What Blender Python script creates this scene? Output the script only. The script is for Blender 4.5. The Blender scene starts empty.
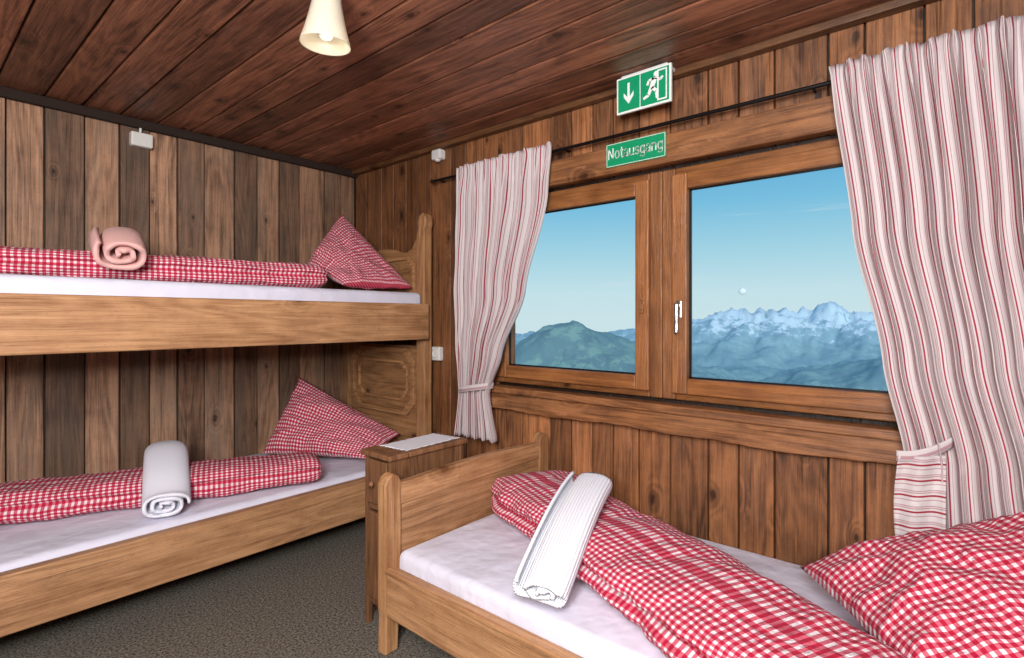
import bpy, bmesh, math, random
from mathutils import Vector, Matrix, noise
random.seed(7)
scene = bpy.context.scene
try:
    scene.view_settings.view_transform = 'Standard'
except Exception:
    pass
H = 1.13
XW = 2.086; YB = 3.176; ZC = 2.125
XL = -1.3; YF = -1.4

# ------------------------------------------------------------------ materials
class NT:
    def __init__(s, name):
        s.m = bpy.data.materials.new(name); s.m.use_nodes = True
        s.t = s.m.node_tree; s.t.nodes.clear()
        s.out = s.n('ShaderNodeOutputMaterial')
    def n(s, typ, **kw):
        nd = s.t.nodes.new(typ)
        for k, v in kw.items(): setattr(nd, k, v)
        return nd
    def l(s, a, b): s.t.links.new(a, b)
    def val(s, sock, v):
        if hasattr(v, 'is_linked') or isinstance(v, bpy.types.NodeSocket): s.l(v, sock)
        else: sock.default_value = v
    def math(s, op, a, b=0.0, c=0.0, clamp=False):
        nd = s.n('ShaderNodeMath', operation=op); nd.use_clamp = clamp
        s.val(nd.inputs[0], a); s.val(nd.inputs[1], b)
        if op in ('MULTIPLY_ADD', 'COMPARE', 'WRAP'): s.val(nd.inputs[2], c)
        return nd.outputs[0]
    def vmath(s, op, a, b):
        nd = s.n('ShaderNodeVectorMath', operation=op)
        s.val(nd.inputs[0], a); s.val(nd.inputs[1], b); return nd.outputs[0]
    def mix(s, f, a, b, blend='MIX'):
        nd = s.n('ShaderNodeMix', data_type='RGBA', blend_type=blend)
        s.val(nd.inputs[0], f)
        for i, v in ((6, a), (7, b)):
            if isinstance(v, tuple): v = tuple(v) + ((1,) if len(v) == 3 else ())
            s.val(nd.inputs[i], v)
        return nd.outputs[2]
    def mapr(s, v, a, b, c=0.0, d=1.0, smooth=False):
        nd = s.n('ShaderNodeMapRange')
        if smooth: nd.interpolation_type = 'SMOOTHSTEP'
        s.val(nd.inputs[0], v)
        for i, x in enumerate((a, b, c, d)): nd.inputs[i + 1].default_value = x
        return nd.outputs[0]
    def noise(s, vec, scale, detail=3, rough=.55, dist=0):
        nd = s.n('ShaderNodeTexNoise'); s.l(vec, nd.inputs['Vector'])
        nd.inputs['Scale'].default_value = scale; nd.inputs['Detail'].default_value = detail
        nd.inputs['Roughness'].default_value = rough; nd.inputs['Distortion'].default_value = dist
        return nd.outputs[0]
    def bsdf(s, color, rough=.6, bump=None, bstr=.3, bdist=.01, **kw):
        b = s.n('ShaderNodeBsdfPrincipled')
        if isinstance(color, tuple): color = tuple(color) + ((1,) if len(color) == 3 else ())
        s.val(b.inputs['Base Color'], color); s.val(b.inputs['Roughness'], rough)
        for k, v in kw.items(): s.val(b.inputs[k], v)
        if bump is not None:
            bp = s.n('ShaderNodeBump'); bp.inputs['Strength'].default_value = bstr
            bp.inputs['Distance'].default_value = bdist
            s.l(bump, bp.inputs['Height']); s.l(bp.outputs[0], b.inputs['Normal'])
        s.l(b.outputs[0], s.out.inputs[0]); return b

def wood(name, axis, across, light, dark, rough=.5, knot=.62, kcol=(.035, .012, .005), spec=.35, worn=0.0, kscale=6.5, crack=.5, grit=.3, lo=.74, hi=1.12, grey=0.0):
    t = NT(name)
    co = t.n('ShaderNodeTexCoord').outputs['Object']
    at = t.n('ShaderNodeAttribute', attribute_name='bc')
    sep = t.n('ShaderNodeSeparateColor'); t.l(at.outputs['Color'], sep.inputs[0])
    tone, r1, r2 = sep.outputs[0], sep.outputs[1], sep.outputs[2]
    off = t.n('ShaderNodeCombineXYZ')
    t.l(t.math('MULTIPLY', r1, 13.0), off.inputs[0]); t.l(t.math('MULTIPLY', r2, 17.0), off.inputs[1])
    t.l(t.math('MULTIPLY', r1, 9.0), off.inputs[2])
    p = t.vmath('ADD', co, off.outputs[0])
    ps = t.n('ShaderNodeSeparateXYZ'); t.l(p, ps.inputs[0])
    kc = t.n('ShaderNodeCombineXYZ')
    t.l(ps.outputs['xyz'.index(across)], kc.inputs[0]); t.l(t.math('MULTIPLY', ps.outputs['xyz'.index(axis)], .55), kc.inputs[1])
    vo = t.n('ShaderNodeTexVoronoi'); vo.voronoi_dimensions = '2D'; t.l(kc.outputs[0], vo.inputs['Vector']); vo.inputs['Scale'].default_value = kscale
    vs = t.n('ShaderNodeSeparateColor'); t.l(vo.outputs['Color'], vs.inputs[0])
    has = t.math('GREATER_THAN', vs.outputs[0], knot)
    size = t.mapr(vs.outputs[1], 0, 1, .4, 1.1)
    kd = t.math('DIVIDE', vo.outputs['Distance'], size)
    def sc(al, ac, src=None):
        v = [ac, ac, ac]; v['xyz'.index(axis)] = al
        return t.vmath('MULTIPLY', src or p, tuple(v))
    streak = t.noise(sc(.05, 1), 30, 7, .72, .5)
    fine = t.noise(sc(.02, 1), 240, 3, .7)
    bulge = t.math('MULTIPLY', t.mapr(kd, .0, .45, .55, 0, True), has)
    low = t.math('ADD', t.noise(sc(.11, 1), 4.0, 3, .5, .3), t.math('MULTIPLY', bulge, .22))
    ring = t.math('MULTIPLY_ADD', t.math('SINE', t.math('MULTIPLY', low, 130.0)), .5, .5)
    blot = t.noise(p, 4.5, 6, .7)
    f = t.math('MULTIPLY', streak, .85)
    f = t.math('ADD', f, t.math('MULTIPLY', ring, .12))
    f = t.math('ADD', f, t.math('MULTIPLY', fine, .45))
    f = t.math('ADD', f, t.math('MULTIPLY', blot, .50))
    f = t.mapr(f, lo, hi)
    col = t.mix(f, dark, light)
    if grey:
        gn = t.noise(sc(.2, 1), 7, 5, .7)
        col = t.mix(t.mapr(gn, .45, .65, 0, grey), col, (.21, .155, .115))
    ck = t.noise(sc(.018, 1), 95, 3, .6, .6)
    ckf = t.math('MULTIPLY', t.mapr(ck, .60, .72, 0, 1), crack)
    col = t.mix(ckf, col, tuple(x * .35 for x in dark))
    gr = t.noise(sc(.5, 1), 75, 4, .75)
    col = t.mix(t.mapr(gr, .55, .72, 0, grit), col, tuple(x * .45 for x in dark))
    if worn:
        wr = t.noise(sc(.35, 1), 9, 6, .75)
        col = t.mix(t.mapr(wr, .60, .70, 0, worn), col, tuple(min(1, x * 1.5 + .06) for x in light))
    wob = t.math('ADD', kd, t.math('MULTIPLY', t.math('SUBTRACT', t.noise(p, 40, 2), .5), .10))
    k = t.math('MULTIPLY', t.mapr(wob, .05, .11, 1, 0, True), has)
    halo = t.math('MULTIPLY', t.mapr(wob, .09, .28, .5, 0, True), has)
    col = t.mix(halo, col, tuple(x * .75 for x in dark))
    col = t.mix(t.math('MULTIPLY', k, .85), col, kcol)
    tc = t.n('ShaderNodeCombineColor')
    for i in range(3): t.l(tone, tc.inputs[i])
    col = t.mix(1.0, col, tc.outputs[0], 'MULTIPLY')
    hgt = t.math('SUBTRACT', t.math('ADD', t.math('MULTIPLY', fine, .6), streak), ckf)
    t.bsdf(col, t.mapr(streak, .3, .7, rough + .12, rough - .08), bump=hgt, bstr=.7, bdist=.005, **{'Specular IOR Level': spec})
    return t.m

def plain(name, col, rough=.5, metal=0, nscale=60, var=.06, bstr=.05, bdist=.002):
    t = NT(name)
    co = t.n('ShaderNodeTexCoord').outputs['Object']
    nz = t.noise(co, nscale, 3)
    c = t.mix(nz, tuple(x * (1 - var) for x in col), tuple(min(1, x * (1 + var)) for x in col))
    t.bsdf(c, rough, bump=nz, bstr=bstr, bdist=bdist, Metallic=float(metal))
    return t.m

def gingham(name, period=.0195):
    t = NT(name)
    uv = t.n('ShaderNodeUVMap').outputs[0]
    sp = t.n('ShaderNodeSeparateXYZ'); t.l(uv, sp.inputs[0])
    def st(s):
        return t.math('GREATER_THAN', t.math('FRACT', t.math('ADD', t.math('DIVIDE', s, period), 100.0)), .46)
    s = t.math('MULTIPLY', t.math('ADD', st(sp.outputs[0]), st(sp.outputs[1])), .5)
    c1 = t.mix(t.math('GREATER_THAN', s, .25), (.78, .70, .73), (.58, .12, .17))
    c2 = t.mix(t.math('GREATER_THAN', s, .75), c1, (.42, .012, .045))
    co = t.n('ShaderNodeTexCoord').outputs['Object']
    h = t.math('ADD', t.noise(co, 14, 4, .6, .8), t.math('MULTIPLY', t.noise(co, 60, 3), .3))
    t.bsdf(c2, .9, bump=h, bstr=.8, bdist=.025, **{'Sheen Weight': .03, 'Specular IOR Level': .12})
    return t.m

def stripes(name):
    t = NT(name)
    uv = t.n('ShaderNodeUVMap').outputs[0]
    sp = t.n('ShaderNodeSeparateXYZ'); t.l(uv, sp.inputs[0])
    s = sp.outputs[0]
    fr = t.math('FRACT', t.math('ADD', t.math('DIVIDE', s, .046), 50.0))
    r = t.n('ShaderNodeValToRGB'); r.color_ramp.interpolation = 'CONSTANT'
    t.l(fr, r.inputs[0])
    W = (.74, .69, .69, 1); R = (.39, .045, .075, 1); P = (.53, .33, .36, 1)
    els = [(0, W), (.18, P), (.25, W), (.30, P), (.37, W), (.50, R), (.62, W), (.80, P), (.86, W)]
    e = r.color_ramp.elements
    e[0].position = 0; e[0].color = W; e[1].position = els[1][0]; e[1].color = P
    for p, c in els[2:]:
        q = e.new(p); q.color = c
    co = t.n('ShaderNodeTexCoord').outputs['Object']
    b = t.bsdf(r.outputs[0], .9, bump=t.noise(co, 60, 4), bstr=.3, bdist=.005, **{'Specular IOR Level': .15})
    tr = t.n('ShaderNodeBsdfTranslucent'); t.l(r.outputs[0], tr.inputs[0])
    mx = t.n('ShaderNodeMixShader'); mx.inputs[0].default_value = .18
    t.l(b.outputs[0], mx.inputs[1]); t.l(tr.outputs[0], mx.inputs[2]); t.l(mx.outputs[0], t.out.inputs[0])
    return t.m

def terry(name, col, rib=0):
    t = NT(name)
    uv = t.n('ShaderNodeUVMap').outputs[0]
    co = t.n('ShaderNodeTexCoord').outputs['Object']
    nz = t.noise(co, 260, 3)
    h = nz
    if rib:
        sp = t.n('ShaderNodeSeparateXYZ'); t.l(uv, sp.inputs[0])
        sn = t.math('MULTIPLY_ADD', t.math('SINE', t.math('MULTIPLY', sp.outputs[0], rib)), .5, .5)
        h = t.math('ADD', t.math('MULTIPLY', nz, .4), sn)
    c = t.mix(t.math('MULTIPLY', nz, 1.0), tuple(x * .90 for x in col), col)
    t.bsdf(c, .95, bump=h, bstr=.6, bdist=.004, **{'Sheen Weight': .1, 'Specular IOR Level': .1})
    return t.m

M = {}
M['wallL'] = wood('wood_old_planks', 'z', 'x', (.46, .255, .150), (.110, .055, .032), .55, .74, grey=.55)
M['wallW'] = wood('wood_window_wall_planks', 'z', 'y', (.41, .165, .062), (.090, .031, .012), .45, .60, worn=.3, spec=.45, grey=.12)
M['beamY'] = wood('wood_beam', 'y', 'z', (.40, .170, .065), (.105, .038, .014), .45, .70, worn=.5, spec=.45, grey=.15)
M['ceil'] = wood('wood_ceiling', 'y', 'x', (.38, .155, .085), (.065, .022, .012), .36, .70, spec=.5, kscale=5.5, worn=.3)
M['frameZ'] = wood('wood_window_frame_z', 'z', 'y', (.36, .145, .046), (.15, .053, .017), .34, .92, crack=.3, spec=.5)
M['frameY'] = wood('wood_window_frame_y', 'y', 'z', (.36, .145, .046), (.15, .053, .017), .34, .92, crack=.3, spec=.5)
M['bedX'] = wood('wood_bed_x', 'x', 'z', (.56, .305, .150), (.27, .122, .050), .45, .92, kcol=(.14, .05, .015), crack=.35)
M['bedY'] = wood('wood_bed_y', 'y', 'z', (.56, .305, .150), (.27, .122, .050), .45, .92, kcol=(.14, .05, .015), crack=.35)
M['bedZ'] = wood('wood_bed_z', 'z', 'y', (.52, .28, .130), (.24, .105, .042), .45, .92, kcol=(.14, .05, .015), crack=.35)
M['nsZ'] = wood('wood_nightstand', 'z', 'x', (.28, .130, .058), (.10, .042, .018), .5, .9)
M['headY'] = wood('wood_headboard', 'y', 'z', (.43, .225, .10), (.18, .080, .033), .5, .85, crack=.3)
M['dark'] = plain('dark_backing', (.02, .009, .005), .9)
M['ging'] = gingham('gingham_cotton')
M['curt'] = stripes('striped_curtain_cotton')
M['sheet'] = plain('white_bed_sheet', (.69, .69, .81), .85, nscale=6, var=.02, bstr=.7, bdist=.03)
M['white_towel'] = terry('white_terry', (.84, .86, .93), 700)
M['white_towel2'] = terry('white_terry_plain', (.85, .86, .96))
M['pink_towel'] = terry('pink_terry', (.84, .49, .45))
M['black'] = plain('black_metal', (.012, .011, .011), .4, .6)
M['wplastic'] = plain('white_plastic', (.72, .71, .68), .4)
M['chrome'] = plain('brushed_steel', (.62, .61, .6), .28, 1)
M['green'] = plain('sign_green', (.005, .30, .13), .35)
M['swhite'] = plain('sign_white', (.82, .86, .83), .35)
M['paper'] = plain('white_lace_paper', (.75, .75, .80), .8, nscale=120, var=.15, bstr=.4)
M['moon'] = plain('moon_surface', (.75, .78, .80), 1.0, nscale=.12, var=.2)

def carpet():
    t = NT('carpet_dark')
    co = t.n('ShaderNodeTexCoord').outputs['Object']
    a = t.noise(co, 120, 6, .85); b = t.noise(co, 3, 2)
    c = t.mix(t.mapr(a, .42, .60), (.035, .032, .027), (.38, .345, .29))
    c = t.mix(t.math('MULTIPLY', b, .2), c, (.11, .098, .08))
    t.bsdf(c, .98, bump=a, bstr=.7, bdist=.008, **{'Specular IOR Level': .05})
    return t.m
M['carpet'] = carpet()

def glassm():
    t = NT('window_glass')
    tr = t.n('ShaderNodeBsdfTransparent'); tr.inputs[0].default_value = (.97, .985, .985, 1)
    gl = t.n('ShaderNodeBsdfGlossy'); gl.inputs['Roughness'].default_value = .02
    nz = t.noise(t.n('ShaderNodeTexCoord').outputs['Object'], 5, 1)
    fr = t.n('ShaderNodeFresnel'); fr.inputs[0].default_value = 1.2
    f = t.math('MULTIPLY', fr.outputs[0], t.mapr(nz, 0, 1, .20, .26))
    mx = t.n('ShaderNodeMixShader'); t.l(f, mx.inputs[0])
    t.l(tr.outputs[0], mx.inputs[1]); t.l(gl.outputs[0], mx.inputs[2]); t.l(mx.outputs[0], t.out.inputs[0])
    return t.m
M['glass'] = glassm()

def shadem():
    t = NT('frosted_lamp_glass')
    nz = t.noise(t.n('ShaderNodeTexCoord').outputs['Object'], 30, 2)
    c = t.mix(nz, (.74, .68, .56), (.80, .75, .64))
    b = t.bsdf(c, .3)
    tr = t.n('ShaderNodeBsdfTranslucent'); t.l(c, tr.inputs[0])
    mx = t.n('ShaderNodeMixShader'); mx.inputs[0].default_value = .35
    t.l(b.outputs[0], mx.inputs[1]); t.l(tr.outputs[0], mx.inputs[2]); t.l(mx.outputs[0], t.out.inputs[0])
    return t.m
M['shade'] = shadem()

# ------------------------------------------------------------------ mesh helpers
class MB:
    def __init__(s): s.v = []; s.f = []; s.c = []; s.uv = []
    def add(s, vs, fs, tone=1.0, uvs=None, rnd=None):
        o = len(s.v); s.v += [tuple(v) for v in vs]
        c = rnd or (tone, random.random(), random.random(), 1)
        for i, f in enumerate(fs):
            s.f.append([o + k for k in f]); s.c.append(c)
            s.uv.append([uvs[k] for k in f] if uvs else [(0, 0)] * len(f))
    def box(s, x0, x1, y0, y1, z0, z1, tone=1.0):
        vs = [(x, y, z) for x in (x0, x1) for y in (y0, y1) for z in (z0, z1)]
        s.add(vs, [(0, 1, 3, 2), (4, 6, 7, 5), (0, 4, 5, 1), (2, 3, 7, 6), (0, 2, 6, 4), (1, 5, 7, 3)], tone)
    def prism(s, pts, axis, a0, a1, tone=1.0):
        n = len(pts)
        def mk(p, a):
            if axis == 'x': return (a, p[0], p[1])
            if axis == 'y': return (p[0], a, p[1])
            return (p[0], p[1], a)
        vs = [mk(p, a0) for p in pts] + [mk(p, a1) for p in pts]
        fs = [tuple(range(n))[::-1], tuple(range(n, 2 * n))]
        for i in range(n):
            j = (i + 1) % n; fs.append((i, j, n + j, n + i))
        s.add(vs, fs, tone)
    def obj(s, name, mat, bevel=0, parent=None, smooth=False, segs=2):
        me = bpy.data.meshes.new(name); me.from_pydata(s.v, [], s.f)
        ca = me.color_attributes.new('bc', 'FLOAT_COLOR', 'CORNER')
        uvl = me.uv_layers.new(name='UVMap')
        for p, c, u in zip(me.polygons, s.c, s.uv):
            for j, li in enumerate(p.loop_indices):
                ca.data[li].color = c; uvl.data[li].uv = u[j]
        bm = bmesh.new(); bm.from_mesh(me); bmesh.ops.recalc_face_normals(bm, faces=bm.faces); bm.to_mesh(me); bm.free()
        me.materials.append(mat)
        if smooth:
            for p in me.polygons: p.use_smooth = True
        o = bpy.data.objects.new(name, me); scene.collection.objects.link(o)
        if bevel:
            b = o.modifiers.new('bev', 'BEVEL'); b.width = bevel; b.segments = segs; b.limit_method = 'ANGLE'
        if parent: o.parent = parent
        return o

def empty(name):
    e = bpy.data.objects.new(name, None); e.empty_display_size = .1
    scene.collection.objects.link(e); return e

def grid(name, fn, nu, nv, mat, parent=None, solid=0):
    vs = []; uvs = []; fs = []
    for j in range(nv + 1):
        for i in range(nu + 1):
            p, uv = fn(i / nu, j / nv); vs.append(p); uvs.append(uv)
    for j in range(nv):
        for i in range(nu):
            a = j * (nu + 1) + i; fs.append((a, a + 1, a + nu + 2, a + nu + 1))
    mb = MB(); mb.add(vs, fs, 1.0, uvs)
    me_o = mb.obj(name, mat, 0, parent, True)
    if solid:
        m = me_o.modifiers.new('sol', 'SOLIDIFY'); m.thickness = solid; m.offset = 0
    return me_o

def merge(o, d=.0005):
    bm = bmesh.new(); bm.from_mesh(o.data); bmesh.ops.remove_doubles(bm, verts=bm.verts, dist=d)
    bmesh.ops.recalc_face_normals(bm, faces=bm.faces); bm.to_mesh(o.data); bm.free()

def tube(name, pts, r, mat, parent=None):
    cu = bpy.data.curves.new(name, 'CURVE'); cu.dimensions = '3D'; cu.bevel_depth = r; cu.bevel_resolution = 4
    cu.use_fill_caps = True
    sp = cu.splines.new('POLY'); sp.points.add(len(pts) - 1)
    for i, p in enumerate(pts): sp.points[i].co = (*p, 1)
    cu.materials.append(mat)
    o = bpy.data.objects.new(name, cu); scene.collection.objects.link(o)
    if parent: o.parent = parent
    return o

def lathe(name, prof, center, mat, parent=None, n=40, tilt=None):
    vs = []; fs = []
    for r, z in prof:
        for i in range(n):
            a = 2 * math.pi * i / n; vs.append(Vector((r * math.cos(a), r * math.sin(a), z)))
    for j in range(len(prof) - 1):
        for i in range(n):
            k = (i + 1) % n; fs.append((j * n + i, j * n + k, (j + 1) * n + k, (j + 1) * n + i))
    if tilt is not None: vs = [tilt @ v for v in vs]
    vs = [v + Vector(center) for v in vs]
    mb = MB(); mb.add(vs, fs); return mb.obj(name, mat, 0, parent, True)

# ------------------------------------------------------------------ room shell
def slab(name, b, mat):
    mb = MB(); mb.box(*b); return mb.obj(name, mat)
fl = slab('floor', (XL - .1, XW + .1, YF - .1, YB + .1, -.1, 0), M['carpet'])

mb = MB()
mb.box(XL, XW + .12, YF, YB + .05, ZC + .02, ZC + .12, .05)
x = XW - .002; i = 0
tones = [1.0, .7, 1.2, .85, 1.15, .6, .95, 1.25, .72, 1.05]
while x > XL:
    w = random.uniform(.125, .175)
    mb.box(x - w + .006, x, YF, YB, ZC, ZC + .03, tones[i % 10] * random.uniform(.9, 1.1)); x -= w; i += 1
mb.obj('ceiling', M['ceil'], .006)

mb = MB()
mb.box(XL - .05, XW + .1, YB + .02, YB + .12, -.05, ZC + .1, .05)
bounds = [-.36, -.22, -.08, .06, .2, .345, .473, .618, .755, .882, 1.009, 1.140, 1.298, 1.427, 1.560, 1.687, 1.859, 1.98, XW]
tl = [1., .6, 1.1, .7, 1., 1.10, .50, 1.2, .50, 1.2, .70, 1.05, .50, 1.05, .48, .88, .62, .75]
for k in range(len(bounds) - 1):
    dz = .008 if k % 2 else 0
    mb.box(bounds[k] + .003, bounds[k + 1] - .003, YB + dz, YB + .03, 0, ZC, tl[k])
x = bounds[0]
while x > XL:
    mb.box(x - .138, x - .002, YB, YB + .03, 0, ZC, random.uniform(.6, 1.1)); x -= .14
mb.obj('wall_far', M['wallL'], .004)
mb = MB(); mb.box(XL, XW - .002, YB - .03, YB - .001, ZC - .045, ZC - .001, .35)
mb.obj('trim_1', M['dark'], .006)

WY0, WY1, WZ0, WZ1 = .02, 1.88, .80, 1.735
mb = MB()
for (y0, y1, z0, z1) in ((YF, WY0, 0, ZC + .05), (WY1, YB + .05, 0, ZC + .05), (WY0, WY1, 0, WZ0), (WY0, WY1, WZ1, ZC + .05)):
    mb.box(XW + .02, XW + .14, y0, y1, z0, z1, .06)
y = YB
while y > YF:
    w = random.choice([.105, .125, .14, .155, .115, .17])
    y0 = y - w; tn = random.choice([.62, .85, 1.0, 1.28, .9, .72])
    if y > 1.9: tn *= .75
    g = .003
    if y0 >= WY1 or y <= WY0:
        mb.box(XW, XW + .025, y0 + g, y - g, 0, ZC, tn)
    else:
        mb.box(XW, XW + .025, y0 + g, y - g, 0, WZ0 - .05, tn * 1.1)
        mb.box(XW, XW + .025, y0 + g, y - g, WZ1 + .02, ZC, tn * 1.0)
        if y > WY1: mb.box(XW, XW + .025, WY1, y - g, WZ0 - .05, WZ1 + .02, tn)
        if y0 < WY0: mb.box(XW, XW + .025, y0 + g, WY0, WZ0 - .05, WZ1 + .02, tn)
    y = y0
mb.obj('wall_window', M['wallW'], .004)
mb = MB()
mb.box(XL - .1, XW + .1, YF - .1, YF, 0, ZC, .5)
mb.obj('wall_near', M['wallL'], .004)
mb = MB(); mb.box(XL - .1, XL, YF, YB, 0, ZC + .1, .6)
mb.obj('wall_left', M['wallL'], .004)

mb = MB(); mb.box(XW - .055, XW - .001, YF, 1.98, 1.752, 1.868, .95)
mb.obj('trim_2', M['beamY'], .008)
mb = MB()
pts = []
N = 90
for k in range(N + 1):
    yy = YF + (2.0 - YF) * k / N
    pts.append((yy, .668 + .012 * noise.noise(Vector((yy * 3, 0, 0))) + .006 * noise.noise(Vector((yy * 17, 0, 3)))))
for k in range(N, -1, -1):
    yy = YF + (2.0 - YF) * k / N
    pts.append((yy, .752))
mb.prism(pts, 'x', XW - .06, XW - .002, 1.05)
mb.box(XW - .08, XW - .002, YF, 2.0, .752, .785, .9)
mb.obj('trim_3', M['beamY'], .006)
mb = MB(); mb.box(XW - .045, XW - .001, YF, YB - .001, ZC - .03, ZC - .001, .45)
mb.obj('trim_4', M['beamY'], .006)

# ------------------------------------------------------------------ windows
def window(name, y0, y1, hinge):
    e = empty(name)
    mY = MB(); mZ = MB()
    X0, X1 = XW - .012, XW + .06
    mZ.box(X0, X1 + .03, y0 + .0005, y0 + .055, WZ0, WZ1, .85); mZ.box(X0, X1 + .03, y1 - .055, y1 - .0005, WZ0, WZ1, .9)
    mY.box(X0 + .001, X1 + .03, y0 + .056, y1 - .056, WZ0, WZ0 + .035, .8); mY.box(X0 + .001, X1 + .03, y0 + .056, y1 - .056, WZ1 - .04, WZ1, .85)
    a0, a1 = y0 + (.03 if hinge < 0 else .05), y1 - (.05 if hinge < 0 else .03)
    c0, c1, d0, d1 = a0, a1, WZ0 + .028, WZ1 - .03
    s = .062
    mZ.box(X0 - .022, X0 + .04, c0, c0 + s, d0, d1, 1.12); mZ.box(X0 - .022, X0 + .04, c1 - s, c1, d0, d1, 1.08)
    mY.box(X0 - .021, X0 + .04, c0 + s, c1 - s, d0, d0 + s, 1.05); mY.box(X0 - .021, X0 + .04, c0 + s, c1 - s, d1 - s, d1, 1.0)
    mZ.obj('stiles', M['frameZ'], .005, e); mY.obj('rails', M['frameY'], .005, e)
    g = MB(); g.box(X0 + .012, X0 + .018, c0 + s - .005, c1 - s + .005, d0 + s - .005, d1 - s + .005)
    g.obj('glass_pane', M['glass'], 0, e)
    gk = MB(); gk2 = .006
    gk.box(X0 + .006, X0 + .013, c0 + s, c0 + s + gk2, d0 + s, d1 - s); gk.box(X0 + .006, X0 + .013, c1 - s - gk2, c1 - s, d0 + s, d1 - s)
    gk.box(X0 + .006, X0 + .013, c0 + s, c1 - s, d0 + s, d0 + s + gk2); gk.box(X0 + .006, X0 + .013, c0 + s, c1 - s, d1 - s - gk2, d1 - s)
    gk.obj('gasket', M['black'], 0, e)
    return e, X0 - .022, c0, c1
w1, xs, c0, c1 = window('window_1', .955, WY1, 1)
w2, xs2, e0, e1 = window('window_2', WY0, .955, -1)
hy = e1 - .032
mb = MB(); mb.box(xs - .008, xs, hy - .012, hy + .012, 1.13, 1.20); mb.obj('handle_plate', M['chrome'], .004, w2)
mb = MB(); mb.box(xs - .034, xs - .008, hy - .007, hy + .007, 1.17, 1.186)
mb.box(xs - .040, xs - .028, hy - .009, hy + .009, 1.07, 1.188); mb.obj('handle_lever', M['chrome'], .005, w2)
mb = MB(); ly = c0 + .03
mb.box(xs - .008, xs, ly - .010, ly + .010, 1.15, 1.19); mb.box(xs - .006, xs, ly - .006, ly + .006, 1.20, 1.215)
mb.obj('latch_plate', M['beamY'], .003, w1)

# ------------------------------------------------------------------ curtain rod
rod = empty('curtain_rod')
RX = XW - .052
tube('rod', [(RX, 2.33, 1.91), (RX, -.6, 1.91)], .0075, M['black'], rod)
for yy in (2.28, 1.42, .40, -.5):
    tube('bracket', [(XW, yy, 1.91), (RX, yy, 1.91)], .005, M['black'], rod)
lathe('finial', [(0, 0), (.011, .002), (.012, .012), (.007, .020), (0, .022)], (RX, 2.33, 1.90), M['black'], rod)

# ------------------------------------------------------------------ curtains
def lerp(a, b, t): return a + (b - a) * t
def interp(tab, z):
    for k in range(len(tab) - 1):
        z0, v0 = tab[k]; z1, v1 = tab[k + 1]
        if z <= z0 and z >= z1:
            t = (z0 - z) / (z0 - z1); t = t * t * (3 - 2 * t) * .5 + t * .5
            return lerp(v0, v1, t)
    return tab[0][1] if z > tab[0][0] else tab[-1][1]
def sm(a, b, x):
    t = max(0, min(1, (x - a) / (b - a))); return t * t * (3 - 2 * t)
def curtain(L, R, ztop, zbot, width, nf, amp, x0, seed, ampt, fwd):
    def fn(u, v):
        z = lerp(ztop, zbot, v)
        yl = interp(L, z); yr = interp(R, z)
        s = u + .018 * noise.noise(Vector((u * 6, z * 1.3, seed)))
        y = lerp(yl, yr, s)
        a = amp * interp(ampt, z)
        ph = 2 * math.pi * nf * u + 1.2 * noise.noise(Vector((u * 4, z * 1.5, seed + 3)))
        x = x0 - fwd * sm(1.25, .9, z) + a * math.sin(ph) + a * .5 * math.sin(ph * .47 + 1) + .006 * noise.noise(Vector((u * 20, z * 6, seed)))
        x += .005 * math.sin(2 * math.pi * nf * 3.3 * u) * sm(1.75, 1.93, z)
        y += a * .35 * math.cos(ph * 1.0)
        zz = z
        tf = sm(.02, 0, v)
        zz += tf * (.008 * math.sin(ph) + .008 * noise.noise(Vector((u * 40, 0, seed))))
        return (x, y, zz), (u * width, v * (ztop - zbot))
    return fn
cL = empty('curtain')
f1 = curtain([(1.95, 2.085), (1.3, 2.10), (.75, 2.03), (.45, 2.06)],
             [(1.95, 1.44), (1.7, 1.465), (1.25, 1.59), (.95, 1.72), (.75, 1.81), (.45, 1.75)],
             1.935, .520, 1.20, 10, .024, XW - .100, 1.0, [(1.95, 1.0), (1.905, .5), (1.75, 1.0), (1.0, 1.0), (.75, .7), (.45, 1.1)], .03)
grid('cloth', f1, 260, 90, M['curt'], cL, solid=.0025)
def tiepath(u, v):
    a = 2 * math.pi * u
    return (XW - .122 + .044 * math.sin(a), 1.915 + .115 * math.cos(a), .775 + (v - .5) * .03 - .02 * math.cos(a)), (v * .01 + .012, u * .4)
grid('tie_band', tiepath, 40, 3, M['curt'], cL, solid=.004)
cR = empty('curtain')
f2 = curtain([(1.97, .335), (1.4, .265), (1.0, .185), (.72, .130), (.42, .13)],
             [(1.97, -.140), (1.4, -.165), (1.0, -.20), (.72, -.25), (.42, -.30)],
             1.940, .43, 1.25, 9, .027, XW - .120, 5.0, [(1.95, 1.0), (1.905, .5), (1.75, 1.0), (1.0, 1.1), (.72, .9), (.42, 1.0)], .035)
grid('cloth', f2, 260, 90, M['curt'], cR, solid=.0025)
def tail(u, v):
    z = lerp(.735, .44, v); y = lerp(.150 + .012 * math.sin(v * 3), .045, u)
    return (XW - .205 + .010 * math.sin(u * 9 + v * 2) + .03 * u * (1 - v), y, z + .012 * u), (v * .31, u * .14)
grid('tie_tail', tail, 20, 20, M['curt'], cR, solid=.003)
def tieb(u, v):
    y = lerp(.155, .03, u); return (XW - .200 + .05 * u * u, y, .735 + (v - .5) * .03 + .05 * (u * u)), (v * .01 + .012, u * .4)
grid('tie_band', tieb, 20, 3, M['curt'], cR, solid=.003)

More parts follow.
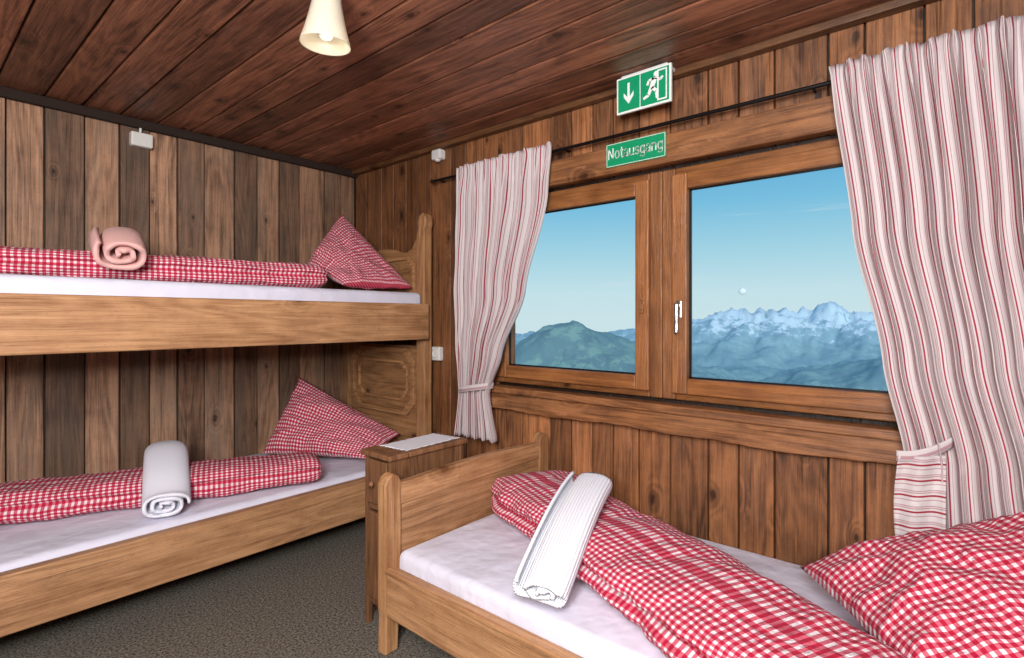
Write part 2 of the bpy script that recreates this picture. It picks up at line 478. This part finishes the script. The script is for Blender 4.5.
# ------------------------------------------------------------------ signs
def wpt(xc, yc, zc): return lambda u, v, d: (xc - d, yc - u, zc + v)
def poly(mbx, W, pts, d0, d1):
    n = len(pts); vs = [W(u, v, d0) for u, v in pts] + [W(u, v, d1) for u, v in pts]
    fs = [tuple(range(n)), tuple(range(n, 2 * n))] + [(i, (i + 1) % n, n + (i + 1) % n, n + i) for i in range(n)]
    mbx.add(vs, fs)
def rect(a, b, c, d): return [(a, c), (b, c), (b, d), (a, d)]
def thick(p, q, w0, w1):
    p = Vector(p); q = Vector(q); d = (q - p).normalized(); n = Vector((-d.y, d.x))
    return [tuple(p + n * w0), tuple(q + n * w1), tuple(q - n * w1), tuple(p - n * w0)]
es = empty('emergency_exit_sign')
W = wpt(1.975, .985, 2.04)
k = MB(); poly(k, W, rect(-.118, .118, -.074, .074), 0, .012); k.obj('plate', M['swhite'], .002, es)
k = MB(); poly(k, W, rect(-.110, -.014, -.066, .066), .0125, .0135); poly(k, W, rect(-.010, .110, -.066, .066), .0125, .0135); k.obj('green_field', M['green'], 0, es)
k = MB()
poly(k, W, [(-.067, .045), (-.057, .045), (-.057, -.012), (-.040, .008), (-.040, -.010), (-.062, -.040), (-.084, -.010), (-.084, .008), (-.067, -.012)], .014, .015)
poly(k, W, rect(.062, .102, -.060, .060), .014, .015)
k.obj('arrow_and_door', M['swhite'], 0, es)
def disc(c, r, n=16): return [(c[0] + r * math.cos(2 * math.pi * i / n), c[1] + r * math.sin(2 * math.pi * i / n)) for i in range(n)]
def man(off, d0, d1, mat, nm, grow):
    k = MB(); o = Vector(off)
    def T(p, q, a, b): poly(k, W, thick(o + Vector(p), o + Vector(q), a + grow, b + grow), d0, d1)
    poly(k, W, [(o.x + a, o.y + b) for a, b in disc((.050, .046), .0095 + grow)], d0, d1)
    T((.044, .032), (.030, -.006), .010, .008)
    T((.046, .032), (.066, .020), .004, .004); T((.066, .020), (.078, .030), .004, .0035)
    T((.042, .032), (.020, .026), .004, .004); T((.020, .026), (.012, .010), .004, .0035)
    T((.032, -.004), (.052, -.020), .006, .005); T((.052, -.020), (.054, -.050), .005, .004)
    T((.028, -.004), (.018, -.030), .006, .005); T((.018, -.030), (-.004, -.040), .005, .004)
    k.obj(nm, mat, 0, es)
man((.008, 0), .0155, .0165, M['swhite'], 'running_figure', .0012)
k = MB(); poly(k, W, rect(.068, .097, -.054, .054), .0152, .0154); k.obj('doorway_field', M['green'], 0, es)
k = MB(); poly(k, W, rect(-.10, .10, .070, .083), -.105, .006); k.obj('bracket', M['wplastic'], .002, es)

ns = empty('notausgang_sign')
W2 = wpt(XW - .058, 1.052, 1.826)
k = MB(); poly(k, W2, rect(-.136, .136, -.050, .050), 0, .004); k.obj('plate', M['green'], .001, ns)
k = MB()
for r in (rect(-.133, .133, .0455, .0475), rect(-.133, .133, -.0475, -.0455), rect(-.133, -.131, -.0475, .0475), rect(.131, .133, -.0475, .0475)):
    poly(k, W2, r, .0042, .005)
k.obj('border', M['swhite'], 0, ns)
def letters(txt, h, th):
    k = MB()
    def S(pts, x):
        P = [Vector((x + a * h, b * h * 1.12)) for a, b in pts]
        for i in range(len(P) - 1):
            e = (P[i + 1] - P[i]).normalized() * th * .4
            poly(k, W2, thick(P[i] - e, P[i + 1] + e, th, th), .0045, .0055)
    def arc(cx, cy, rx, ry, a0, a1, n=10): return [(cx + rx * math.cos(math.radians(lerp(a0, a1, i / n))), cy + ry * math.sin(math.radians(lerp(a0, a1, i / n)))) for i in range(n + 1)]
    G = {
     'N': (.80, [[(.08, 0), (.08, 1)], [(.08, 1), (.60, 0)], [(.60, 0), (.60, 1)]]),
     'o': (.66, [arc(.30, .35, .23, .34, 0, 360, 16)]),
     't': (.42, [[(.18, .95), (.18, .12), (.22, .03), (.34, .02)], [(.04, .68), (.34, .68)]]),
     'a': (.64, [arc(.28, .19, .20, .17, 80, 280, 10), [(.28, .36), (.48, .36)], [(.28, .02), (.48, .10)], [(.48, 0), (.48, .50)], arc(.29, .50, .19, .19, 0, 150, 8)]),
     'u': (.66, [[(.08, .68), (.08, .25)] + arc(.29, .24, .21, .22, 180, 360, 8), [(.52, 0), (.52, .68)]]),
     's': (.58, [arc(.27, .51, .18, .16, 30, 250, 8) + arc(.27, .19, .19, .17, 90, -150, 8)]),
     'g': (.66, [arc(.29, .35, .21, .32, 0, 360, 14), [(.51, .68), (.51, -.10)] + arc(.30, -.10, .21, .18, 0, -150, 8)]),
     'n': (.66, [[(.08, 0), (.08, .68)], arc(.29, .44, .21, .23, 180, 0, 8) + [(.50, 0)]]),
    }
    tot = sum(G[c][0] for c in txt) * h; x = -tot / 2
    for c in txt:
        for s_ in G[c][1]: S([(a, b - .36) for a, b in s_], x)
        x += G[c][0] * h
    return k.obj('lettering', M['swhite'], 0, ns)
letters('Notausgang', .0395, .0023)

# ------------------------------------------------------------------ small electrical items
k = MB(); k.box(.79, .885, YB - .045, YB, 1.985, 2.055); ob = k.obj('junction_box', M['wplastic'], .008)
tube('cable', [(.835, YB - .02, 2.05), (.835, YB - .02, ZC - .045)], .006, M['wplastic'], ob)
k = MB(); k.box(XW - .05, XW - .0, 2.27, 2.345, 2.035, 2.092); ob = k.obj('motion_sensor', M['wplastic'], .01)
lathe('lens', [(0, -.012), (.012, -.010), (.018, -.002), (.018, .01)], (XW - .03, 2.307, 2.035), M['wplastic'], ob)
k = MB(); k.box(XW - .035, XW, 2.29, 2.36, .885, .965); ob = k.obj('wall_socket', M['wplastic'], .008)
lathe('outlet', [(.022, 0), (.024, .003), (.020, .004), (.016, -.004), (0, -.004)], (XW - .036, 2.325, .925), M['wplastic'], ob, tilt=Matrix.Rotation(-math.pi / 2, 3, 'Y'))

# ------------------------------------------------------------------ ceiling lamp
lamp = empty('ceiling_lamp')
lc = (.84, 1.42, ZC)
tl_ = Matrix.Rotation(math.radians(4), 3, 'X')
lathe('ceiling_rose', [(0, 0), (.045, 0), (.045, -.012), (.032, -.024), (.022, -.030), (0, -.03)], lc, M['wplastic'], lamp)
lathe('shade', [(.024, -.028), (.033, -.032), (.038, -.048), (.041, -.07), (.047, -.10), (.055, -.135), (.063, -.165), (.070, -.187), (.072, -.196), (.069, -.194), (.060, -.163), (.052, -.133), (.044, -.10), (.037, -.07), (.030, -.045)], lc, M['shade'], lamp, tilt=tl_)
lathe('bulb', [(0, -.180), (.014, -.177), (.025, -.163), (.029, -.145), (.026, -.12), (.014, -.09), (.012, -.06), (.012, -.03)], lc, M['wplastic'], lamp, tilt=tl_)

# ------------------------------------------------------------------ soft goods
def pillow(name, A, B, C, D, T, seed, pinch=.06):
    A, B, C, D = map(Vector, (A, B, C, D))
    n = (B - A).cross(D - A).normalized()
    cen = (A + B + C + D) / 4
    LU = ((B - A).length + (C - D).length) / 2 * 1.1; LV = ((D - A).length + (C - B).length) / 2 * 1.1
    def side(sg):
        def fn(u, v):
            p = A.lerp(B, u).lerp(D.lerp(C, u), v)
            U = 2 * u - 1; V = 2 * v - 1
            k = pinch * ((1 - U * U) * V * V + (1 - V * V) * U * U)
            p = p.lerp(cen, k)
            th = T * (max(0, 1 - abs(U) ** 2.4) * max(0, 1 - abs(V) ** 2.4)) ** .5
            ang = math.atan2(V, U); rr = min(1, math.hypot(U, V))
            cre = .18 * rr * rr * noise.noise(Vector((math.cos(ang) * 6, math.sin(ang) * 6, seed + rr)))
            wr = noise.noise(Vector((u * 3.5, v * 3.5, seed))) * .30 + noise.noise(Vector((u * 9, v * 8, seed + 5))) * .18
            p = p + n * (sg * th * (1 + wr + cre * 2))
            return tuple(p), (u * LU, v * LV)
        return fn
    a = grid(name + '_front', side(1), 60, 60, M['ging'], None)
    b = grid(name + '_back', side(-1), 60, 60, M['ging'], None)
    bpy.ops.object.select_all(action='DESELECT')
    a.select_set(True); b.select_set(True); bpy.context.view_layer.objects.active = a
    bpy.ops.object.join(); merge(a); a.name = name
    for p in a.data.polygons: p.use_smooth = True
    return a

def duvet(name, p0, p1, z, w, h, seed, bend=.0):
    p0 = Vector((*p0, 0)); p1 = Vector((*p1, 0)); L = (p1 - p0).length
    d = (p1 - p0) / L; n = Vector((-d.y, d.x, 0)); circ = 2.4 * (w + h) * .5 * 1.3
    def fn(u, v):
        a = 2 * math.pi * u
        ca, sa = math.cos(a), math.sin(a)
        cx = math.copysign(abs(ca) ** .62, ca); cz = math.copysign(abs(sa) ** .75, sa)
        V = 2 * v - 1
        endf = max(0, 1 - abs(V) ** 26) ** .5
        sl = .08 * noise.noise(Vector((v * 4, 1, seed)))
        wv = w * .5 * (1 + sl) * (.6 + .4 * endf)
        hv = h * .5 * (1 + 1.5 * sl) * endf
        if abs(V) >= .9999: wv = 0
        gr = 1 - .20 * math.exp(-((sa - .05 - .2 * noise.noise(Vector((v * 3, 7, seed)))) / .13) ** 2)
        nz = 1 + .10 * noise.noise(Vector((v * 9, ca * 1.5, sa * 1.5 + seed))) + .07 * noise.noise(Vector((v * 25, ca * 3, sa * 3 + seed)))
        q = p0 + d * (v * L) + n * (cx * wv * gr * nz + bend * (1 - V * V))
        zz = z + h * .5 + cz * hv * nz
        zz = max(zz, z + .002)
        return (q.x, q.y, zz), (u * circ, v * L)
    o = grid(name, fn, 80, 140, M['ging']); merge(o, .0002)
    return o

def towel(name, path, w, h, mat, turns=3.2, up=Vector((0, 0, 1)), sq=.8):
    P = [Vector(p) for p in path]
    pts = []
    for i in range(len(P) - 1):
        a = P[max(i - 1, 0)]; b = P[i]; c = P[i + 1]; d = P[min(i + 2, len(P) - 1)]
        for k in range(8):
            t = k / 8
            pts.append(.5 * ((2 * b) + (c - a) * t + (2 * a - 5 * b + 4 * c - d) * t * t + (3 * b - a - 3 * c + d) * t ** 3))
    pts.append(P[-1])
    n = len(pts) - 1
    prof = []
    NS = 140
    for i in range(NS + 1):
        t = i / NS; a = t * turns * 2 * math.pi - .6; r = .10 + .90 * t ** .9
        ca, sa = math.cos(a), math.sin(a)
        prof.append((math.copysign(abs(ca) ** sq, ca) * r * w / 2, math.copysign(abs(sa) ** .8, sa) * r * h / 2))
    ln = [0]
    for i in range(NS): ln.append(ln[-1] + math.dist(prof[i], prof[i + 1]))
    def fn(u, v):
        i = min(int(round(v * n)), n)
        tg = (pts[min(i + 1, n)] - pts[max(i - 1, 0)]).normalized()
        sd = tg.cross(up).normalized(); nu = sd.cross(tg).normalized()
        k = int(round(u * NS)); a, b = prof[k]
        e = 1 - .05 * (abs(2 * v - 1) ** 8)
        p = pts[i] + sd * a * e + nu * b * e
        if v < .001 or v > .999:
            p += tg * (.005 * math.sin(k * .35))
        return tuple(p), (ln[k], v * .3)
    return grid(name, fn, NS, n, mat, solid=h * .13)

# ------------------------------------------------------------------ bunk bed
bunk = empty('bunk_bed')
FY = 2.276
k = MB(); k.box(-.02, 1.965, FY, FY + .045, 1.012, 1.208, 1.0); k.box(-.02, 1.965, FY, FY + .045, .140, .330, .92)
k.box(-.02, 1.965, YB - .035, YB - .012, 1.012, 1.20, .7); k.box(-.02, 1.965, YB - .035, YB - .012, .14, .33, .7)
k.obj('side_boards', M['bedX'], .006, bunk, segs=3)
k = MB()
for i in range(9):
    y0 = FY + .06 + i * .09; k.box(0, 1.96, y0, y0 + .07, 1.045, 1.075, .6); k.box(0, 1.96, y0, y0 + .07, .145, .17, .6)
k.obj('slats', M['bedX'], .003, bunk)
k = MB()
def postpts(z1): return [(FY + .052, 0), (FY + .052, z1 - .09), (FY + .042, z1 - .06), (FY + .046, z1 - .02), (FY + .066, z1), (FY + .098, z1 - .012), (FY + .112, z1 - .05), (FY + .108, z1 - .09), (FY + .122, z1 - .12), (FY + .122, 0)]
k.prism(postpts(1.725), 'x', 1.972, 2.03, .95)
k.prism([(YB - .09, 0), (YB - .09, 1.5), (YB - .015, 1.55), (YB - .015, 0)], 'x', 1.972, 2.03, .7)
k.box(-.075, -.02, FY, FY + .07, 0, 1.6, .9); k.box(-.075, -.02, YB - .09, YB - .015, 0, 1.6, .9)
k.obj('posts', M['bedZ'], .006, bunk)
Y0, Y1 = FY + .115, YB - .09
k = MB()
top = [(Y0, 1.60), (Y0 + .04, 1.575), (Y0 + .075, 1.53), (Y0 + .12, 1.515), (Y0 + .17, 1.52), (Y0 + .23, 1.54), (Y0 + .31, 1.55), (Y0 + .39, 1.55), (Y0 + .46, 1.54), (Y0 + .52, 1.52), (Y0 + .57, 1.515), (Y0 + .62, 1.53), (Y1, 1.59)]
k.prism([(Y0, 1.03)] + top + [(Y1, 1.03)], 'x', 1.992, 2.018, .95)
k.prism([(Y0, .16), (Y0, .97), (Y1, .97), (Y1, .16)], 'x', 1.992, 2.018, .85)
k.obj('headboard_panel', M['headY'], .004, bunk)
def frame(k, y0, y1, z0, z1, c, wd, x0, x1, tone):
    def ring(o): return [(y0 + o + c, z0 + o), (y1 - o - c, z0 + o), (y1 - o - c * .5, z0 + o + c * .5), (y1 - o, z0 + o + c), (y1 - o, z1 - o - c), (y1 - o - c * .5, z1 - o - c * .5), (y1 - o - c, z1 - o), (y0 + o + c, z1 - o), (y0 + o + c * .5, z1 - o - c * .5), (y0 + o, z1 - o - c), (y0 + o, z0 + o + c), (y0 + o + c * .5, z0 + o + c * .5)]
    A = ring(0); B = ring(wd); n = len(A)
    for i in range(n):
        j = (i + 1) % n; k.prism([A[i], A[j], B[j], B[i]], 'x', x0, x1, tone)
k = MB()
frame(k, Y0 + .03, Y1 - .03, 1.22, 1.49, .05, .022, 1.974, 1.993, 1.15)
frame(k, Y0 + .03, Y1 - .03, .56, .955, .07, .03, 1.972, 1.993, 1.1)
frame(k, Y0 + .10, Y1 - .10, .64, .88, .05, .016, 1.978, 1.993, 1.2)
k.box(1.976, 1.993, Y0, Y1, .44, .52, 1.05)
k.obj('headboard_moulding', M['headY'], .004, bunk)
def mattress(name, b, par):
    k = MB(); k.box(*b); o = k.obj(name, M['sheet'], .028, par, True, 5)
    return o
mattress('mattress_lower', (.0, 1.96, FY + .05, YB - .04, .172, .348), bunk)
mattress('mattress_upper', (.0, 1.96, FY + .05, YB - .04, 1.077, 1.272), bunk)

duvet('duvet', (.08, 2.92), (1.38, 2.40), .350, .27, .130, 2.0)
duvet('duvet', (.05, 2.78), (1.45, 2.50), 1.274, .27, .12, 8.0)
pillow('pillow', (1.34, 2.93, .39), (1.66, 2.42, .385), (1.94, 2.50, .46), (1.60, 3.02, .78), .085, 3, .04)
pillow('pillow', (1.49, 2.74, 1.41), (1.53, 2.44, 1.30), (1.97, 2.42, 1.30), (1.76, 2.82, 1.745), .075, 13, .02)
towel('rolled_towel', [(.84, 2.82, .515), (.80, 2.68, .525), (.755, 2.53, .475), (.72, 2.41, .41), (.705, 2.36, .402)], .165, .095, M['white_towel2'], turns=2.6)
towel('rolled_towel', [(.655, 2.84, 1.45), (.635, 2.68, 1.455), (.60, 2.52, 1.42), (.585, 2.42, 1.367)], .175, .13, M['pink_towel'], turns=2.2)

# ------------------------------------------------------------------ nightstand
nst = empty('nightstand')
ax, bx, ay, by = 1.145, 1.53, 1.535, 1.715
k = MB(); k.box(ax, bx, ay, by, .625, .645, 1.0)
k.obj('top', M['nsZ'], .005, nst)
k = MB()
for xx in (ax + .015, bx - .035):
    for yy in (ay + .01, by - .03): k.box(xx, xx + .02, yy, yy + .02, 0, .625, .8)
k.box(ax + .02, bx - .02, ay + .013, ay + .025, .10, .625, .8); k.box(ax + .02, bx - .02, by - .025, by - .013, .10, .625, .75)
k.box(bx - .034, bx - .02, ay + .025, by - .025, .10, .625, .7); k.box(ax + .018, ax + .03, ay + .03, by - .03, .43, .45, .7)
k.box(ax + .02, bx - .02, ay + .02, by - .02, .08, .10, .6)
k.obj('carcass', M['nsZ'], .003, nst)
k = MB(); k.box(ax + .008, ax + .024, ay + .033, by - .033, .455, .615, .8); k.box(ax + .008, ax + .024, ay + .033, by - .033, .11, .425, .75)
k.obj('drawer_and_door', M['nsZ'], .004, nst)
lathe('knob', [(0, 0), (.010, 0), (.012, -.007), (.005, -.010), (.005, -.018)], (ax - .010, (ay + by) / 2, .535), M['nsZ'], nst, tilt=Matrix.Rotation(math.pi / 2, 3, 'Y'))
k = MB()
pts = []
cx, cy = 1.365, 1.630
for i in range(96):
    a = 2 * math.pi * i / 96; r = 1 + .035 * math.cos(a * 24)
    q = max(abs(math.cos(a)), abs(math.sin(a)))
    u_, v_ = .135 * math.cos(a) / q * r, .068 * math.sin(a) / q * r
    pts.append((cx + u_ * .995 - v_ * .10, cy + u_ * .03 + v_))
k.prism(pts, 'z', .6455, .6475); k.obj('doily', M['paper'], 0)

# ------------------------------------------------------------------ single bed by window
bed = empty('single_bed')
FX0, FX1, FB = 1.085, 2.0, 1.478
def bpost(x0, x1, z1):
    m = (x0 + x1) / 2
    return [(x0, .0), (x0 + .004, .12), (x0, .15), (x0, z1 - .03), (x0 + .012, z1 - .008), (m, z1 + .004), (x1 - .012, z1 - .008), (x1, z1 - .03), (x1, .15), (x1 - .01, .12), (x1 - .014, 0)]
k = MB()
for yy, zt in ((FB, .60), (-.60, .75)):
    k.prism(bpost(FX0, FX0 + .068, zt), 'y', yy, yy + .045, 1.0); k.prism(bpost(FX1 - .068, FX1, zt), 'y', yy, yy + .045, .9)
k.obj('posts', M['bedZ'], .006, bed, segs=3)
k = MB()
for yy, zt in ((FB, .575), (-.60, .72)):
    a, b = FX0 + .066, FX1 - .066
    tp = [(a, zt - .01), (a + .05, zt - .012)] + [(lerp(a + .05, b - .05, i / 10), zt - .012 + .012 * math.sin(math.pi * i / 10)) for i in range(1, 10)] + [(b - .05, zt - .012), (b, zt - .01)]
    k.prism([(a, zt - .085)] + tp + [(b, zt - .085)], 'y', yy + .004, yy + .038, 1.0)
    k.box(a, b, yy + .010, yy + .030, .20, zt - .08, .85)
    k.box(a, b, yy + .004, yy + .038, .13, .22, .9)
k.obj('end_panels', M['bedX'], .004, bed)
k = MB(); k.box(FX0 + .004, FX0 + .034, -.56, FB + .002, .13, .282, .92); k.box(FX1 - .08, FX1 - .05, -.56, FB + .002, .13, .27, .8)
k.box(FX0 - .002, FX0 + .038, -.56, FB + .002, .276, .292, 1.0)
k.obj('side_rails', M['bedY'], .005, bed)
k = MB()
for i in range(12):
    y0 = -.52 + i * .165; k.box(FX0 + .034, FX1 - .08, y0, y0 + .08, .15, .172, .7)
k.obj('slats', M['bedX'], .003, bed)
mattress('mattress', (FX0 + .042, FX1 - .085, -.545, FB - .003, .173, .342), bed)
duvet('duvet', (1.765, 1.43), (1.12, .10), .344, .38, .150, 4.0, bend=.01)
towel('rolled_towel', [(1.575, .975, .572), (1.45, .94, .548), (1.30, .897, .500), (1.11, .845, .410)], .165, .075, M['white_towel'], turns=2.2, sq=.6)
pillow('pillow', (1.67, .36, .43), (1.86, -.22, .68), (1.42, -.47, .62), (1.20, .03, .42), -.10, 21, .05)

# ------------------------------------------------------------------ mountains
def terr_m():
    t = NT('alpine_terrain')
    co = t.n('ShaderNodeTexCoord').outputs['Object']
    ln = t.n('ShaderNodeVectorMath', operation='LENGTH'); t.l(co, ln.inputs[0])
    sp = t.n('ShaderNodeSeparateXYZ'); t.l(co, sp.inputs[0])
    n1 = t.noise(co, .055, 8, .72); n2 = t.noise(co, .018, 6, .68)
    g = t.mix(t.mapr(n1, .46, .54), (.012, .045, .035), (.12, .22, .12))
    g = t.mix(t.mapr(n2, .50, .58), g, (.025, .075, .06))
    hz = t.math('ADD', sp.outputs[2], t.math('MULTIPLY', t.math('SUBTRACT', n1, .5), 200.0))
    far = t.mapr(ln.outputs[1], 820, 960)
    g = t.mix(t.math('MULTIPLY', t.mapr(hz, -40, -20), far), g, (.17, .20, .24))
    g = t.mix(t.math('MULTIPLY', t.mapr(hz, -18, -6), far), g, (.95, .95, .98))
    haze = t.mapr(ln.outputs[1], 300, 1250, .26, .76)  # aerial haze painted into the terrain colour, stronger with distance
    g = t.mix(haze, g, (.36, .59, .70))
    t.bsdf(g, 1.0, **{'Specular IOR Level': 0.0})
    return t.m
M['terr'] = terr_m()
def terr(u, v):
    az = math.radians(lerp(-25, 80, u)); r = 90 * (1500 / 90) ** v
    x, y = r * math.cos(az), r * math.sin(az); azd = math.degrees(az)
    p = Vector((x, y, 0))
    z = -100 + 22 * sm(300, 900, r)
    z += 20 * noise.fractal(p * .007, .85, 2.1, 6)
    hx, hy = 432, 286
    dx, dy = x - hx, y - hy
    d2 = dx * dx + dy * dy
    z += 94 * math.exp(-(d2 ** .5 / 100) ** 1.5) * (1 + .08 * noise.noise(p * .02))
    z += 38 * math.exp(-((r - 760) / 80) ** 2) * (.5 + .8 * noise.noise(p * .005 + Vector((4, 4, 4))))
    big = sm(25, 18, azd)
    rf = noise.ridged_multi_fractal(p * .016, .8, 2.1, 7, 1.0, 2.0)
    z += math.exp(-((r - 1150) / 150) ** 2) * ((36 + 24 * big) + (12 + 22 * big) * (rf * .6))
    return (x, y, z), (u, v)
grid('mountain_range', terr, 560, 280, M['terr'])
bm = bmesh.new(); bmesh.ops.create_icosphere(bm, subdivisions=4, radius=19)
for v_ in bm.verts: v_.co *= 1 + .01 * noise.noise(v_.co * .2)
me = bpy.data.meshes.new('moon'); bm.to_mesh(me); bm.free(); me.materials.append(M['moon'])
for p_ in me.polygons: p_.use_smooth = True
mo = bpy.data.objects.new('moon', me); scene.collection.objects.link(mo)
az_ = math.radians(17.1); mo.location = (3000 * math.cos(az_), 3000 * math.sin(az_), 138)

# ------------------------------------------------------------------ world / lights
w = bpy.data.worlds.new('sky'); scene.world = w; w.use_nodes = True
nt = w.node_tree; nt.nodes.clear()
out = nt.nodes.new('ShaderNodeOutputWorld'); bg = nt.nodes.new('ShaderNodeBackground')
tc2 = nt.nodes.new('ShaderNodeTexCoord'); sx = nt.nodes.new('ShaderNodeSeparateXYZ')
nt.links.new(tc2.outputs['Generated'], sx.inputs[0])
cr = nt.nodes.new('ShaderNodeValToRGB'); nt.links.new(sx.outputs[2], cr.inputs[0])
E = cr.color_ramp.elements
E[0].position = 0; E[0].color = (.62, .79, .83, 1)
E[1].position = 1; E[1].color = (.02, .12, .40, 1)
for p, c in ((.045, (.58, .78, .84, 1)), (.12, (.38, .67, .80, 1)), (.20, (.20, .53, .76, 1)), (.28, (.11, .41, .70, 1))):
    q = E.new(p); q.color = c
mp = nt.nodes.new('ShaderNodeMapping'); mp.inputs['Scale'].default_value = (3, 3, 42)
nt.links.new(tc2.outputs['Generated'], mp.inputs[0])
nz = nt.nodes.new('ShaderNodeTexNoise'); nz.inputs['Scale'].default_value = 1.3; nz.inputs['Detail'].default_value = 5
nt.links.new(mp.outputs[0], nz.inputs['Vector'])
mr = nt.nodes.new('ShaderNodeMapRange'); nt.links.new(nz.outputs[0], mr.inputs[0])
mr.inputs[1].default_value = .66; mr.inputs[2].default_value = .80; mr.inputs[4].default_value = .5
mx = nt.nodes.new('ShaderNodeMix'); mx.data_type = 'RGBA'
nt.links.new(mr.outputs[0], mx.inputs[0]); nt.links.new(cr.outputs[0], mx.inputs[6]); mx.inputs[7].default_value = (.7, .8, .85, 1)
nt.links.new(mx.outputs[2], bg.inputs[0]); nt.links.new(bg.outputs[0], out.inputs[0]); bg.inputs[1].default_value = 1.0

def light(name, typ, loc, energy, color, size=.3, sy=None):
    d = bpy.data.lights.new(name, typ); d.energy = energy; d.color = color
    if typ == 'AREA':
        d.shape = 'RECTANGLE'; d.size = size; d.size_y = sy or size
    elif typ == 'SUN': d.angle = .01
    else: d.shadow_soft_size = size
    o = bpy.data.objects.new(name, d); scene.collection.objects.link(o); o.location = loc
    return o
def aim(o, tgt):
    o.rotation_euler = (Vector(tgt) - o.location).to_track_quat('-Z', 'Y').to_euler()
s = light('sun', 'SUN', (0, 0, 50), 2.8, (1, .96, .9)); aim(s, (0 + 40, 0 + 30, 50 - 30))
a = light('bounce_fill', 'AREA', (-.6, -.2, 1.75), 84, (1, .99, .985), .8); aim(a, (1.5, 2.4, .9))  # unseen area fill added behind the camera, stands in for bounced flash
p = light('flash_fill', 'POINT', (-.55, .05, 1.35), 80, (1, .985, .98), .10)  # added point fill out of view, like a camera flash; no fixture here
pb = light('bulb_light', 'POINT', (.84, 1.42, 1.92), .3, (1, .88, .7), .02)

# ------------------------------------------------------------------ camera
cam = bpy.data.cameras.new('camera'); co = bpy.data.objects.new('camera', cam); scene.collection.objects.link(co)
cam.sensor_width = 36; cam.lens = 535 / 1024 * 36; cam.shift_y = -11 / 1024; cam.clip_end = 5000; cam.clip_start = .02
co.location = (0, 0, H); co.rotation_euler = (math.radians(90), 0, math.radians(40.4 - 90))
scene.camera = co
